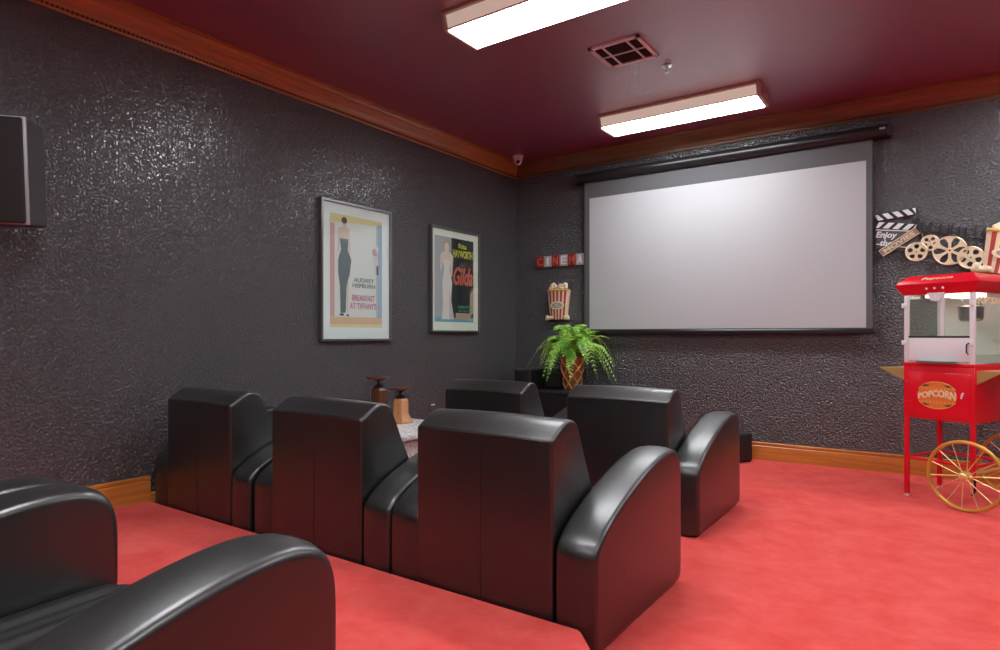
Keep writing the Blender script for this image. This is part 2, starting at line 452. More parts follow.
# ------------------------------------------------------------------ projection screen
t = thing('projection_screen', (2.0, -.045, 1.02), 'large white pull-down projection screen with a dark grey border on the end wall', 'screen')
def sx(x): return x - 2.0
bm = bmesh.new(); box(bm, sx(.808), sx(3.152), -.003, .003, .01, 1.43); cv = obj('border_cloth', bm, 'canvas', t)
bm = bmesh.new(); box(bm, sx(.861), sx(3.112), -.0055, -.003, .037, 1.262); obj('viewing_surface', bm, 'screen', cv)
bm = bmesh.new(); prism(bm, [(-.014, -.004), (-.014, .020), (-.006, .030), (.008, .030), (.012, .020), (.012, -.004), (0, -.010)], sx(.80), sx(3.165), 'x')
bar = obj('weight_bar', bm, 'blackgloss', t)
bm = bmesh.new()
for a in (sx(.78), sx(3.165)): box(bm, a, a + .02 + (.02 if a > 0 else 0), -.012, .010, -.004, .010, .002)
parts('end_cap', bm, 'black', bar)
bm = bmesh.new()
prism(bm, [(.040, 1.415), (-.03, 1.412), (-.052, 1.425), (-.062, 1.445), (-.062, 1.47), (-.050, 1.492), (-.03, 1.50), (.040, 1.50)], sx(.745), sx(3.25), 'x')
hs = obj('roller_housing', bm, 'blackgloss', t, 50)
bm = bmesh.new()
for a, b in ((sx(.728), sx(.745)), (sx(3.25), sx(3.272))):
    box(bm, a, b, -.065, .044, 1.408, 1.505, .006)
parts('end_cap', bm, 'black', hs)
bm = bmesh.new(); box(bm, sx(3.20), sx(3.235), -.066, -.06, 1.458, 1.472, .002); obj('bracket_screw', bm, 'alu', hs)

bm = bmesh.new()
tube(bm, [(.765, -.012, 2.44), (.768, -.010, 2.35), (.785, -.008, 2.2), (.79, -.008, 1.8), (.79, -.008, 1.3), (.80, -.01, 1.02), (.86, -.012, .92), (.95, -.012, .80), (1.02, -.012, .66), (1.09, -.012, .54), (1.12, -.02, .30), (1.12, -.025, .04)], .0045, 6)
tag(obj('power_cable', bm, 'spk_side', None), 'thin dark cable running down the wall at the left edge of the projection screen', 'cable')
bm = bmesh.new(); box(bm, .695, .775, -.045, 0, 1.06, 1.10, .004)
for v in bm.verts: v.co.z -= (v.co.x - .7) * .5
tag(obj('cable_bracket', bm, 'spk_side'), 'small dark wall bracket just above the fern beside the screen corner', 'bracket')

# ------------------------------------------------------------------ framed posters
def poster(yc, z0, w, h, matmat, label):
    t = thing('framed_poster', (0, yc, z0), label, 'poster', group=None)
    bm = bmesh.new(); fw, d = .017, .036
    o = [(-w / 2, 0), (w / 2, 0), (w / 2, h), (-w / 2, h)]
    i = [(-w / 2 + fw, fw), (w / 2 - fw, fw), (w / 2 - fw, h - fw), (-w / 2 + fw, h - fw)]
    lv = []
    for x, P in ((0, o), (d - .004, o), (d, [(a * .995, b * .996 + .002) for a, b in o]), (d, i), (.018, i), (0, i)):
        lv.append([bm.verts.new((x, a, b)) for a, b in P])
    for A, B in zip(lv, lv[1:] + lv[:1]):
        for k in range(4): bm.faces.new((A[k], A[(k + 1) % 4], B[(k + 1) % 4], B[k]))
    obj('frame', bm, 'frame', t, 30)
    bm = bmesh.new(); box(bm, .008, .0185, -w / 2 + fw - .001, w / 2 - fw + .001, fw - .001, h - fw + .001); obj('mount_board', bm, matmat, t)
    bm = bmesh.new(); box(bm, .030, .032, -w / 2 + fw - .001, w / 2 - fw + .001, fw - .001, h - fw + .001); obj('glazing', bm, 'glass', t)
    return t
def art(t, polys, mats, yc, z0, x=.0188):
    bm = bmesh.new()
    for lay, mi, pts in polys:
        vs = [bm.verts.new((x + lay * .0006, a - yc, b - z0)) for a, b in pts]
        f = bm.faces.new(vs); f.material_index = mi
        if f.normal.x == 0: f.normal_update()
    for f in bm.faces:
        f.normal_update()
        if f.normal.x < 0: f.normal_flip()
    bmesh.ops.triangulate(bm, faces=[f for f in bm.faces if len(f.verts) > 4])
    return obj('print', bm, mats, t, 0, recalc=False)
def R(a0, a1, b0, b1): return [(a0, b0), (a1, b0), (a1, b1), (a0, b1)]
def ell(a, b, ra, rb, n=16): return [(a + ra * math.cos(2 * PI * k / n), b + rb * math.sin(2 * PI * k / n)) for k in range(n)]
def flat(name, c): M[name] = mat(name, c, .7); return name
for nm, c in dict(p_paper=(.84, .83, .80), p_yellow=(.85, .72, .36), p_pink=(.72, .40, .38), p_blue=(.36, .50, .62), p_orange=(.80, .50, .30), p_teal=(.10, .15, .17),  # larger poster's inks paled to include the reflection haze of its glass
                  p_skin=(.80, .62, .52), p_hair=(.10, .08, .08), p_grey=(.42, .42, .46), p_black=(.018, .02, .022), p_pale=(.80, .72, .68), p_gold=(.78, .70, .08),
                  p_red=(.72, .16, .10), p_green=(.06, .42, .16), p_sea=(.14, .42, .55), p_txt=(.22, .25, .26), p_txtpink=(.62, .22, .30), p_tan=(.50, .36, .26), p_lilac=(.55, .55, .62), p_cloth=(.60, .55, .55)).items(): flat(nm, c)

yc, z0 = -2.155, .957
t1 = poster(yc, z0, .69, 1.008, 'mat1', 'larger framed film poster with white mount and a figure in a long dark dress')
pm = ['p_paper', 'p_yellow', 'p_pink', 'p_blue', 'p_orange', 'p_teal', 'p_skin', 'p_hair', 'p_pale', 'p_lilac']
body = [(-2.325, 1.70), (-2.245, 1.70), (-2.250, 1.62), (-2.215, 1.55), (-2.232, 1.44), (-2.262, 1.35), (-2.268, 1.165), (-2.318, 1.16), (-2.322, 1.35), (-2.340, 1.46), (-2.338, 1.55), (-2.312, 1.62)]
polys = [(0, 0, R(-2.412, -1.905, 1.06, 1.872)), (1, 1, [(-2.412, 1.872), (-1.905, 1.872), (-1.905, 1.835), (-2.1, 1.828), (-2.412, 1.805)]),
         (2, 2, R(-2.412, -2.370, 1.135, 1.80)), (2, 3, R(-1.948, -1.905, 1.13, 1.845)), (2, 9, R(-1.965, -1.948, 1.13, 1.835)), (2, 4, R(-2.412, -1.905, 1.06, 1.133)), (3, 1, R(-2.412, -1.905, 1.06, 1.082)),
         (3, 6, [(-2.335, 1.775), (-2.295, 1.785), (-2.272, 1.785), (-2.235, 1.775), (-2.225, 1.60), (-2.24, 1.60), (-2.25, 1.70), (-2.32, 1.70), (-2.33, 1.60), (-2.345, 1.60)]),
         (4, 5, body), (5, 6, ell(-2.283, 1.812, .020, .028)), (3, 6, R(-2.293, -2.272, 1.775, 1.80)), (6, 7, ell(-2.283, 1.832, .026, .024)),
         (4, 6, [(-2.262, 1.35), (-2.240, 1.43), (-2.248, 1.15), (-2.258, 1.15)]), (5, 7, R(-2.325, -2.285, 1.142, 1.158)), (5, 7, R(-2.262, -2.238, 1.138, 1.152)),
         (3, 2, ell(-1.985, 1.63, .022, .03)), (3, 8, ell(-1.962, 1.655, .020, .028)), (4, 8, [(-2.0, 1.60), (-1.95, 1.60), (-1.945, 1.47), (-1.985, 1.46)]), (5, 7, R(-1.965, -1.945, 1.46, 1.53))]
a = art(t1, polys, pm, yc, z0)
def wallmap(cy, cz, x): return lambda a_, b_, d_: (x + d_, cy - yc + a_, cz - z0 + b_)
text_mesh('lettering', 'AUDREY\nHEPBURN', wallmap(-2.092, 1.389, .0222), .225, .072, 'p_txt', a, .0006, bold=.02)
text_mesh('lettering', 'BREAKFAST\nAT TIFFANY\'S', wallmap(-2.098, 1.247, .0222), .265, .105, 'p_txtpink', a, .0006, bold=.02)
yc, z0 = -.998, 1.025
t2 = poster(yc, z0, .69, .915, 'mat2', 'smaller framed film poster with cream mount and yellow and red lettering on black')
pm = ['p_grey', 'p_black', 'p_pale', 'p_gold', 'p_red', 'p_green', 'p_sea', 'p_skin', 'p_tan', 'p_cloth']
polys = [(0, 0, R(-1.287, -1.06, 1.14, 1.862)), (0, 1, R(-1.06, -.74, 1.14, 1.862)), (1, 6, R(-1.287, -.74, 1.118, 1.155)),
         (2, 2, [(-1.19, 1.70), (-1.06, 1.70), (-1.085, 1.58), (-1.05, 1.46), (-1.07, 1.30), (-1.03, 1.14), (-1.19, 1.14), (-1.175, 1.30), (-1.185, 1.46), (-1.16, 1.58)]),
         (2, 7, ell(-1.125, 1.765, .032, .045)), (1, 8, ell(-1.125, 1.785, .047, .055)), (3, 7, [(-1.21, 1.70), (-1.19, 1.72), (-1.14, 1.735), (-1.11, 1.735), (-1.06, 1.72), (-1.035, 1.69), (-1.05, 1.52), (-1.065, 1.52), (-1.075, 1.66), (-1.175, 1.66), (-1.20, 1.56), (-1.215, 1.56)]),
         (3, 9, [(-1.09, 1.40), (-1.02, 1.14), (-1.09, 1.14)]),
         (2, 8, [(-1.0, 1.14), (-.80, 1.14), (-.76, 1.20), (-1.0, 1.20)]), (2, 8, [(-.80, 1.20), (-.745, 1.20), (-.745, 1.42), (-.79, 1.38)])]
a = art(t2, polys, pm, yc, z0)
text_mesh('lettering', 'Rita', wallmap(-.905, 1.800, .0212), .12, .045, 'p_gold', a, .0006, bold=.03)
text_mesh('lettering', 'HAYWORTH', wallmap(-.900, 1.728, .0212), .285, .070, 'p_gold', a, .0006, bold=.04)
text_mesh('lettering', 'Gilda', wallmap(-.895, 1.530, .0212), .285, .165, 'p_red', a, .0006, shear=.35, bold=.03)
text_mesh('lettering', 'GLENN FORD', wallmap(-.865, 1.255, .0218), .22, .026, 'p_green', a, .0006, bold=.03)
text_mesh('lettering', 'with Glenn Ford', wallmap(-.865, 1.222, .0218), .22, .020, 'p_green', a, .0006, bold=.01)

# ------------------------------------------------------------------ speakers
t = thing('wall_speaker', (.19, -4.345, 1.485), 'large black cabinet loudspeaker mounted high on the left wall', 'speaker', rot=(0, math.radians(5), math.radians(-40)))
bm = bmesh.new()
prism(bm, [(-.10, -.135), (.10, -.135), (.10, .125), (-.10, .115)], 0, .45, 'z')
bmesh.ops.bevel(bm, geom=bm.edges[:], offset=.006, segments=2, affect='EDGES'); obj('cabinet', bm, 'spk_side', t)
bm = bmesh.new(); box(bm, .10, .112, -.137, .127, -.002, .452, .003); obj('bezel', bm, 'spk_edge', t)
bm = bmesh.new(); box(bm, .112, .126, -.134, .118, .004, .446, .008, 3); obj('grille', bm, 'grill', t)
bm = bmesh.new(); tube(bm, [(-.10, 0, .22), (-.165, .02, .22)], .016, 10); obj('mounting_arm', bm, 'black', t)

t = thing('floor_speaker', (2.235, -.20, 0), 'small black box speaker on the carpet at the foot of the screen wall', 'speaker', rz=math.radians(-25))
bm = bmesh.new(); box(bm, -.075, .075, -.08, .09, .008, .225, .008); obj('cabinet', bm, 'black', t)
bm = bmesh.new(); box(bm, -.064, .064, -.094, -.079, .020, .212, .006); obj('grille', bm, 'grill', t)
bm = bmesh.new()
for a in (-.055, .055):
    for b in (-.06, .07): lathe(bm, [(.001, 0), (.012, 0), (.012, .009), (.001, .009)], 10, a, b)
parts('foot', bm, 'plinth', t)

# ------------------------------------------------------------------ outlet plates
def plate(loc, rz, label):
    t = thing('cable_outlet', loc, label, 'outlet', rz)
    bm = bmesh.new(); box(bm, -.035, .035, -.008, 0, -.045, .035, .003); obj('cover', bm, 'wall', t)
    bm = bmesh.new(); box(bm, -.022, .022, -.013, -.008, .008, .018, .001); obj('socket', bm, 'white', t)
plate((1.905, 0, .27), 0, 'small dark wall outlet low on the screen wall right of the front row')
plate((0, -1.297, .395), PI / 2, 'small dark wall outlet low on the left wall under the smaller poster')

# ------------------------------------------------------------------ recliner armchairs
AW, BW, DEP = .149, .576, .775
arm_prof = chaikin([(0, .025), (0, .018), (.008, .012), (.745, .012), (.772, .02), (.776, .05), (.776, .36), (.776, .425), (.773, .476), (.755, .522), (.712, .548), (.635, .554), (.53, .543), (.40, .513), (.25, .466),
                    (.11, .407), (.035, .362), (.004, .325), (0, .29)][::-1], 2)
back_prof = chaikin([(0.002, .04), (.002, .03), (.01, .025), (.36, .025), (.37, .03), (.372, .05), (.372, .30), (.355, .34), (.25, .53), (.182, .682), (.163, .708), (.125, .719), (.085, .713), (.012, .668), (.004, .664), (.001, .656), (.002, .642)][::-1], 2)
seat_prof = chaikin([(.30, .20), (.30, .30), (.33, .325), (.50, .327), (.70, .332), (.76, .325), (.785, .29), (.785, .235), (.775, .205), (.74, .20)][::-1], 2)
front_prof = chaikin([(.34, .03), (.34, .19), (.35, .197), (.76, .197), (.775, .19), (.775, .04), (.77, .03)][::-1], 1)
def chair(name):
    t = thing(name, (0, 0, 0), 'x', 'armchair')
    def along(prof, x, d, r, idx=None):
        bm = bmesh.new(); p = inset2d(prof, d)
        if idx: p = [q for q in p if idx(q)]
        tube(bm, [(x, a, b) for a, b in p], r, 6); return bm
    for s in (-1, 1):
        cx = s * (BW / 2 + AW / 2 + .001)
        bm = bmesh.new(); pad(bm, arm_prof, [(cx + x, d) for x, d in sections(AW / 2, .019, 5, .006)])
        ar = obj('armrest', bm, 'leather', t, 60)
        for q in (-1, 1):
            # order of the profile starts at the rear; keep the piece above the floor
            p = inset2d(arm_prof, .0105)
            k0 = next(i for i in range(len(p)) if p[i][1] > .05 and p[i - 1][1] <= .05 and p[i][0] < .3)
            p = p[k0:] + p[:k0]
            p = p[:next(i for i in range(len(p)) if p[i][1] <= .05)]
            for off in (0, .0065):
                bm = bmesh.new(); tube(bm, [(cx + q * (AW / 2 - .0105 + (.0 if off == 0 else .0048)), a - 0, b - off) if off == 0 else (cx + q * (AW / 2 - .0045), a, b) for a, b in (p if off == 0 else [z for z in inset2d_sub(p, .0075)])], .0021, 5)
                if off == 0: pp = bm
                else:
                    me = bpy.data.meshes.new('tmp'); bm.to_mesh(me); bm.free(); pp.from_mesh(me); bpy.data.meshes.remove(me)
            obj('stitching', pp, 'piping', ar)
    bm = bmesh.new(); pad(bm, back_prof, [(x - .010, d) for x, d in sections(BW / 2 + .004, .013, 5, .006)])
    bk = obj('backrest', bm, 'leather', t, 60)
    bm = bmesh.new()
    n = 22
    tube(bm, [(-BW / 2 + .02 + (BW - .04) * i / n, .0045 - .0075 * math.sin(PI * i / n) ** .4, .656 + .004 * math.sin(PI * i / n)) for i in range(n + 1)], .0030, 6)
    tube(bm, [(0, .0 - .004, z) for z in (.04, .2, .4, .6, .654)], .0022, 6)
    tube(bm, [(-BW / 2 + .008, a, b) for a, b in ((.02, .655), (.02, .4), (.02, .06))], .002, 6)
    tube(bm, [(BW / 2 - .008, a, b) for a, b in ((.02, .655), (.02, .4), (.02, .06))], .002, 6)
    obj('stitching', bm, 'piping', bk)
    bm = bmesh.new(); hs_ = BW / 2 - .002; ss = sections(hs_, .02, 4, 0)
    mid = [(-hs_ + .03 + (2 * hs_ - .06) * i / 44) for i in range(45)]
    ss = [q for q in ss if q[0] < -hs_ + .025] + [(x, -.010 * math.cos(x / hs_ * PI / 2) + .0026 * math.sin(x * 118) + .0016 * math.sin(x * 61 + 1)) for x in mid] + [q for q in ss if q[0] > hs_ - .025]
    pad(bm, seat_prof, ss); obj('seat_cushion', bm, 'leather', t, 60)
    bm = bmesh.new(); pad(bm, front_prof, sections(BW / 2 - .003, .008, 2, 0)); obj('front_panel', bm, 'leather', t, 60)
    bm = bmesh.new(); box(bm, -BW / 2 - AW + .02, BW / 2 + AW - .02, .03, .74, 0, .028, .003); obj('plinth', bm, 'plinth', t)
    return t
def inset2d_sub(p, d):
    out = []
    for i in range(len(p)):
        t = Vector(p[min(i + 1, len(p) - 1)]) - Vector(p[max(i - 1, 0)]); t.normalize()
        # interior lies to the right of an up-and-over path
        out.append((p[i][0] + t.y * d, p[i][1] - t.x * d))
    return out
c0 = chair('recliner_armchair')
G = 'black leather recliners in three rows'
spots = [
    (2.264, -3.637, 0, 'black leather recliner of the middle row farthest right, whole back and right arm showing'),
    (1.382, -3.637, 0, 'black leather recliner in the centre of the middle row, between two others'),
    (.472, -3.637, 0, 'black leather recliner of the middle row closest to the left wall'),
    (2.155, -2.295, 0, 'black leather recliner in the front row on the right, right arm beside the open carpet'),
    (1.276, -2.295, 0, 'black leather recliner in the front row on the left, only its back top showing'),
    (2.290, -5.418, PZ, 'black leather recliner on the platform at the lower left edge, seat and both arms showing'),
    (1.405, -5.478, PZ, 'black leather recliner on the platform of which only the rounded tip of one arm shows'),
]
for i, (x, y, z, lb) in enumerate(spots):
    c = c0 if i == 0 else copy_tree(c0)
    c.location = (x, y, z); c.rotation_euler.z = .065 if z else 0; tag(c, lb, 'armchair', G)

# ------------------------------------------------------------------ stone table and candle holders
t = thing('side_table', (.48, -2.24, 0), 'speckled grey stone side table between the recliner rows and the left wall', 'table')
bm = bmesh.new(); box(bm, -.30, .34, -.36, .40, .335, .37, .006); obj('tabletop', bm, 'stone', t)
bm = bmesh.new(); box(bm, -.26, .30, -.32, .36, .02, .335, .004); obj('pedestal', bm, 'stone', t)
bm = bmesh.new(); box(bm, -.24, .28, -.30, .34, 0, .02); obj('foot', bm, 'plinth', t)
def holder(loc, hb, prof, n, rd, wood, rim, label):
    t = thing('candle_holder', loc, label, 'candle holder', group='wooden candle holders on the stone table')
    bm = bmesh.new(); lathe(bm, prof, n, rot=.35); obj('body', bm, wood, t, 20)
    bm = bmesh.new(); lathe(bm, [(.001, hb), (.042, hb), (.030, hb + .016), (.012, hb + .026), (.010, hb + .038), (.020, hb + .050), (.040, hb + .060), (.001, hb + .060)], 20)
    obj('neck', bm, 'neck', t)
    bm = bmesh.new(); z = hb + .056
    lathe(bm, [(.001, z), (.035, z), (rd, z + .014), (rd, z + .022), (rd - .008, z + .024), (.03, z + .016), (.001, z + .016)], 28); obj('dish', bm, rim, t)
holder((.272, -2.185, .37), .255, [(.001, 0), (.070, 0), (.070, .02), (.060, .03), (.060, .24), (.046, .255), (.001, .255)], 6, .083, 'walnut', 'dish', 'tall dark brown faceted candle holder with a flat dish')
holder((.362, -2.055, .37), .175, [(.001, 0), (.094, 0), (.094, .014), (.068, .055), (.060, .075), (.058, .165), (.048, .175), (.001, .175)], 6, .083, 'oak', 'dish', 'short orange-brown faceted candle holder flaring at the base')

# ------------------------------------------------------------------ black cabinet, low table, fern
t = thing('low_console', (.96, -.36, 0), 'low black console table under the potted fern', 'table')
bm = bmesh.new(); box(bm, -.42, .42, -.21, .25, .488, .510, .003); obj('tabletop', bm, 'blacktop', t)
bm = bmesh.new(); box(bm, -.40, .40, -.19, .24, .03, .488, .003); obj('body', bm, 'blackgloss', t)
bm = bmesh.new(); box(bm, -.37, .37, -.17, .22, 0, .03); obj('plinth', bm, 'plinth', t)
t = thing('black_cabinet', (.39, -.33, 0), 'narrow black cabinet in the corner left of the fern', 'cabinet')
bm = bmesh.new(); box(bm, -.060, .120, -.19, .30, .02, .668, .003); obj('body', bm, 'blackgloss', t)
bm = bmesh.new(); box(bm, -.070, .128, -.20, .31, .668, .686, .003); obj('top', bm, 'blacktop', t)
bm = bmesh.new(); box(bm, -.05, .11, -.17, .28, 0, .02); obj('plinth', bm, 'plinth', t)

t = thing('dark_gap_box', (.645, -.22, .51), 'black box added in the shadowed gap on the low console left of the fern pot', 'speaker')  # added box, fills the shadowed gap between cabinet and pot
bm = bmesh.new(); box(bm, -.105, .105, -.12, .14, .004, .150, .005); obj('cabinet', bm, 'black', t)
bm = bmesh.new(); box(bm, -.092, .092, -.132, -.119, .016, .138, .004); obj('grille', bm, 'grill', t)
bm = bmesh.new()
for a in (-.08, .08):
    for b in (-.09, .11): lathe(bm, [(.001, 0), (.012, 0), (.012, .005), (.001, .005)], 10, a, b)
parts('foot', bm, 'plinth', t)
px, py = .862, -.385
t = thing('potted_fern', (px, py, .51), 'bright green fern in a bronze woven pot on the black console', 'plant')
bm = bmesh.new(); lathe(bm, [(.001, 0), (.066, 0), (.070, .01), (.075, .06), (.092, .20), (.102, .285), (.106, .297), (.100, .300), (.092, .285), (.001, .275)], 32)
pot = obj('pot', bm, 'pot', t)
def prad(z): return .068 + (.104 - .068) * (z / .29) ** 1.1
bm = bmesh.new()
for k in range(6):
    for sgn in (-1, 1):
        pts = []
        for i in range(25):
            z = .008 + .28 * i / 24; a = 2 * PI * k / 6 + sgn * PI * .75 * i / 24
            rr = prad(z) + .003 + .003 * math.cos(i * PI / 4 + (0 if sgn > 0 else PI)); pts.append((rr * math.cos(a), rr * math.sin(a), z))
        tube(bm, pts, .0085, 6)
obj('weave', bm, 'potband', pot)
bm = bmesh.new(); lathe(bm, [(.001, .272), (.090, .280), (.001, .290)], 20); obj('soil', bm, 'soil', t)
bm = bmesh.new()
rnd = random.Random(11)
def frond(ang, length, rise, droop):
    dirv = Vector((math.cos(ang), math.sin(ang), 0)); n = 21; P = []
    for i in range(n + 1):
        s = i / n
        p = Vector((0, 0, .285)) + dirv * (.02 + length * (s ** .9)) + Vector((0, 0, rise * math.sin(min(s * 1.25, 1) * PI / 2) - droop * max(0, s - .3) ** 1.7))
        if py + p.y > -.03: p.y = -.03 - py
        P.append(p)
    tube(bm, P, [.0022 * (1 - .6 * i / n) for i in range(n + 1)], 4)
    for i in range(2, n + 1):
        s = i / n; tan = (P[i] - P[i - 1]).normalized()
        side = tan.cross(Vector((0, 0, 1)))
        if side.length < .05: side = Vector((-dirv.y, dirv.x, 0))
        side.normalize(); up = side.cross(tan)
        ll = .060 * (math.sin(PI * min(1, (s * .93 + .06))) ** .7) + .008
        for q in (-1, 1):
            for hh in (0,):
                b = P[i - 1].lerp(P[i], hh)
                d = (side * q * 1 + tan * .45 + Vector((0, 0, -.22)) + up * rnd.uniform(-.15, .2)).normalized()
                wv = tan * .0052
                pts = [b - wv * .6, b + d * ll * .5 - wv, b + d * ll, b + d * ll * .55 + wv, b + wv * .6]
                vs = []
                for p_ in pts:
                    p_ = p_.copy()
                    if py + p_.y > -.012: p_.y = -.012 - py
                    if p_.z < .006 and p_.length < .3: p_.z = .006
                    vs.append(bm.verts.new(p_))
                bm.faces.new(vs)
for k in range(82):
    ang = k * 2.399 + rnd.uniform(-.2, .2); u = rnd.random()
    if k < 46: frond(ang, rnd.uniform(.26, .40), rnd.uniform(.12, .30), rnd.uniform(.34, .70))
    else: frond(ang, rnd.uniform(.10, .32), rnd.uniform(.20, .34), rnd.uniform(.05, .35))
obj('foliage', bm, 'leaf', t, 0, recalc=False)

# ------------------------------------------------------------------ CINEMA letter sign
t = thing('cinema_letter_sign', (.52, 0, 1.668), 'small wall sign spelling CINEMA in red and white letter tiles', 'sign')
tw = (.788 - .253) / 6
for i, ch in enumerate('CINEMA'):
    red = i % 2 == 0
    x = .253 - .52 + tw * i + tw / 2; dz = .004 * i * (-1 if False else 1) * .4
    bm = bmesh.new(); box(bm, x - tw / 2 + .0008, x + tw / 2 - .0008, -.022, 0, (.0 if red else .004), .112 + (.004 if red else 0), .003)
    tl = obj('letter_tile', bm, 'tile_red' if red else 'tile_grey', t)
    text_mesh('letter', ch, (lambda X: lambda a, b, d: (X + a, -.022 - d, .058 + b))(x), tw * (.62 if ch != 'I' else .26), .078, 'letter_red' if red else 'whitepaint', tl, .004, bold=.02)

# ------------------------------------------------------------------ popcorn buckets on the wall
def bucket(xc, z0, w, h, dep, label, tilt=0., gold=False):
    t = thing('popcorn_bucket_art', (xc, 0, z0), label, 'wall decoration', rot=(0, tilt, 0))
    n = 11; bm = bmesh.new()
    wb, wt = w * .34, w * .47; hb = h * .80
    def row(z, k, bulge=1):
        f = z / hb; hw = wb + (wt - wb) * f; u = -1 + 2 * k / n
        return (u * hw, -dep * (.45 + .55 * math.sqrt(max(0, 1 - (u * .96) ** 2))), z)
    for k in range(n):
        v = [bm.verts.new(row(0, k)), bm.verts.new(row(0, k + 1)), bm.verts.new(row(hb, k + 1)), bm.verts.new(row(hb, k))]
        bm.faces.new(v).material_index = k % 2
        q = [bm.verts.new((a.co.x, 0, a.co.z)) for a in v]
        if k == 0: bm.faces.new((v[0], v[3], q[3], q[0]))
        if k == n - 1: bm.faces.new((v[1], q[1], q[2], v[2]))
        bm.faces.new((v[0], q[0], q[1], v[1])); bm.faces.new((v[3], v[2], q[2], q[3]))
    bk = obj('bucket', bm, ['palecream', 'pinkred'], t, 0)
    bm = bmesh.new(); tube(bm, [row(hb, k) for k in range(n + 1)], w * .035, 8); obj('rim', bm, 'yellow', bk)
    bm = bmesh.new()
    el = [(w * .29 * math.cos(2 * PI * k / 24), h * .38 + h * .11 * math.sin(2 * PI * k / 24)) for k in range(24)]
    prism(bm, el, -dep - .006, -dep * .6, 'y'); lb = obj('label', bm, 'cream' if not gold else 'yellow2', t)
    if not gold:
        bm = bmesh.new(); el = [(w * .22 * math.cos(2 * PI * k / 24), h * .38 + h * .072 * math.sin(2 * PI * k / 24)) for k in range(24)]
        prism(bm, el, -dep - .0075, -dep, 'y'); obj('label_face', bm, 'greylabel', lb)
        text_mesh('lettering', 'POP\nCORN', lambda a, b, d: (a, -dep - .0075 - d, h * .38 + b), w * .27, h * .085, 'cream', lb, .001, bold=.02)
    rn = random.Random(5); bm = bmesh.new()
    def blob(x, y, z, r):
        for _ in range(3):
            m = Matrix.Translation((x + rn.uniform(-.4, .4) * r, y + rn.uniform(-.2, .2) * r, z + rn.uniform(-.4, .4) * r)) @ Matrix.Diagonal((1, .8, rn.uniform(.8, 1.1), 1))
            bmesh.ops.create_icosphere(bm, subdivisions=2, radius=r * .72, matrix=m)
    for k in range(16):
        u = rn.uniform(-1, 1); blob(u * w * .36, -dep * rn.uniform(.4, .9), hb + h * .03 + rn.uniform(0, .13) * h * (1 - .4 * abs(u)), w * .085)
    blob(w * .30, -dep * .6, h * .94, w * .10); blob(-w * .22, -dep * .6, h * .94, w * .09)
    obj('popcorn', bm, 'cream', t)
    for us in ((-.46, -.36, -.27), (.42, .33)):
        bm = bmesh.new()
        for u in us: blob(u * w, -dep * .75, h * .045, w * .10)
        obj('popcorn', bm, 'cream', t)
    bm = bmesh.new(); prism(bm, [(-wb, h * .05), (wb, h * .05), (wt, hb), (-wt, hb)], -dep * .3, 0, 'y'); obj('backing', bm, 'pinkred', t)
    return t
bucket(.513, 1.155, .255, .355, .05, 'small striped popcorn bucket plaque on the wall above the fern')
bucket(3.90, 1.405, .33, .345, .07, 'striped popcorn bucket plaque above the popcorn machine, cut by the right edge', math.radians(14))

# ------------------------------------------------------------------ film wall art
t = thing('film_wall_art', (3.45, 0, 1.60), 'metal wall art of a clapperboard, film strip and four gold reels right of the screen', 'wall art')
ox, oz = 3.45, 1.60
def wp(x, z): return (x - ox, z - oz)
bm = bmesh.new()
prism(bm, [wp(3.172, 1.64), wp(3.40, 1.595), wp(3.43, 1.735), wp(3.172, 1.765)], -.014, -.004, 'y'); cb = obj('clapper_slate', bm, 'chalk', t)
bm = bmesh.new()
tube(bm, [(wp(3.172, 1.772)[0], -.018, wp(0, 1.772)[1]), (wp(3.39, 0)[0], -.018, wp(0, 1.742)[1])], .004, 6)
tube(bm, [(wp(3.172, 0)[0], -.018, wp(0, 1.668)[1]), (wp(3.36, 0)[0], -.018, wp(0, 1.628)[1])], .004, 6)
parts('edge_rod', bm, 'white', cb)
def stick(p0, p1, w, up, n):
    bm = bmesh.new(); d = (Vector(p1) - Vector(p0)); L_ = d.length; d.normalize(); nrm = Vector((-d.y, d.x))
    def q(a, b): v = Vector(p0) + d * a + nrm * b; return wp(v.x, v.y)
    prism(bm, [q(0, 0), q(L_, 0), q(L_, w), q(0, w)], -.018, -.006, 'y', 0)
    st = L_ / n
    for k in range(n + 1):
        a0 = k * st - st * .3; sl = w * .75 * up
        pts = [(a0 + (sl if up < 0 else 0) , 0), (a0 + st * .58 + (sl if up < 0 else 0), 0), (a0 + st * .58 + (0 if up < 0 else sl), w), (a0 + (0 if up < 0 else sl), w)]
        if up < 0: pts = [(a0 - sl, 0), (a0 + st * .58 - sl, 0), (a0 + st * .58, w), (a0, w)]
        pts = [(min(max(a, 0), L_), b) for a, b in pts]
        if pts[1][0] - pts[0][0] < .004 and pts[2][0] - pts[3][0] < .004: continue
        prism(bm, [q(a, b) for a, b in pts], -.0205, -.0175, 'y', 1)
    bmesh.ops.remove_doubles(bm, verts=bm.verts, dist=1e-5)
    return obj('clapper_stick', bm, ['strip', 'whitepaint'], cb)
stick((3.172, 1.835), (3.418, 1.862), .043, -1, 4)
stick((3.172, 1.787), (3.412, 1.745), .043, 1, 4)
bm = bmesh.new(); lathe(bm, [(.001, 0), (.018, 0), (.018, .02), (.001, .02)], 14)
bmesh.ops.rotate(bm, verts=bm.verts, cent=(0, 0, 0), matrix=Matrix.Rotation(PI / 2, 3, 'X')); bmesh.ops.translate(bm, verts=bm.verts, vec=(wp(3.425, 0)[0], 0, wp(0, 1.815)[1]))
obj('hinge', bm, 'strip', cb)
text_mesh('lettering', 'Enjoy\nthe', lambda a, b, d: (3.238 - ox + a, -.014 - d, 1.700 - oz + b - a * .12), .135, .105, 'whitepaint', cb, .003, shear=.3, bold=.03)
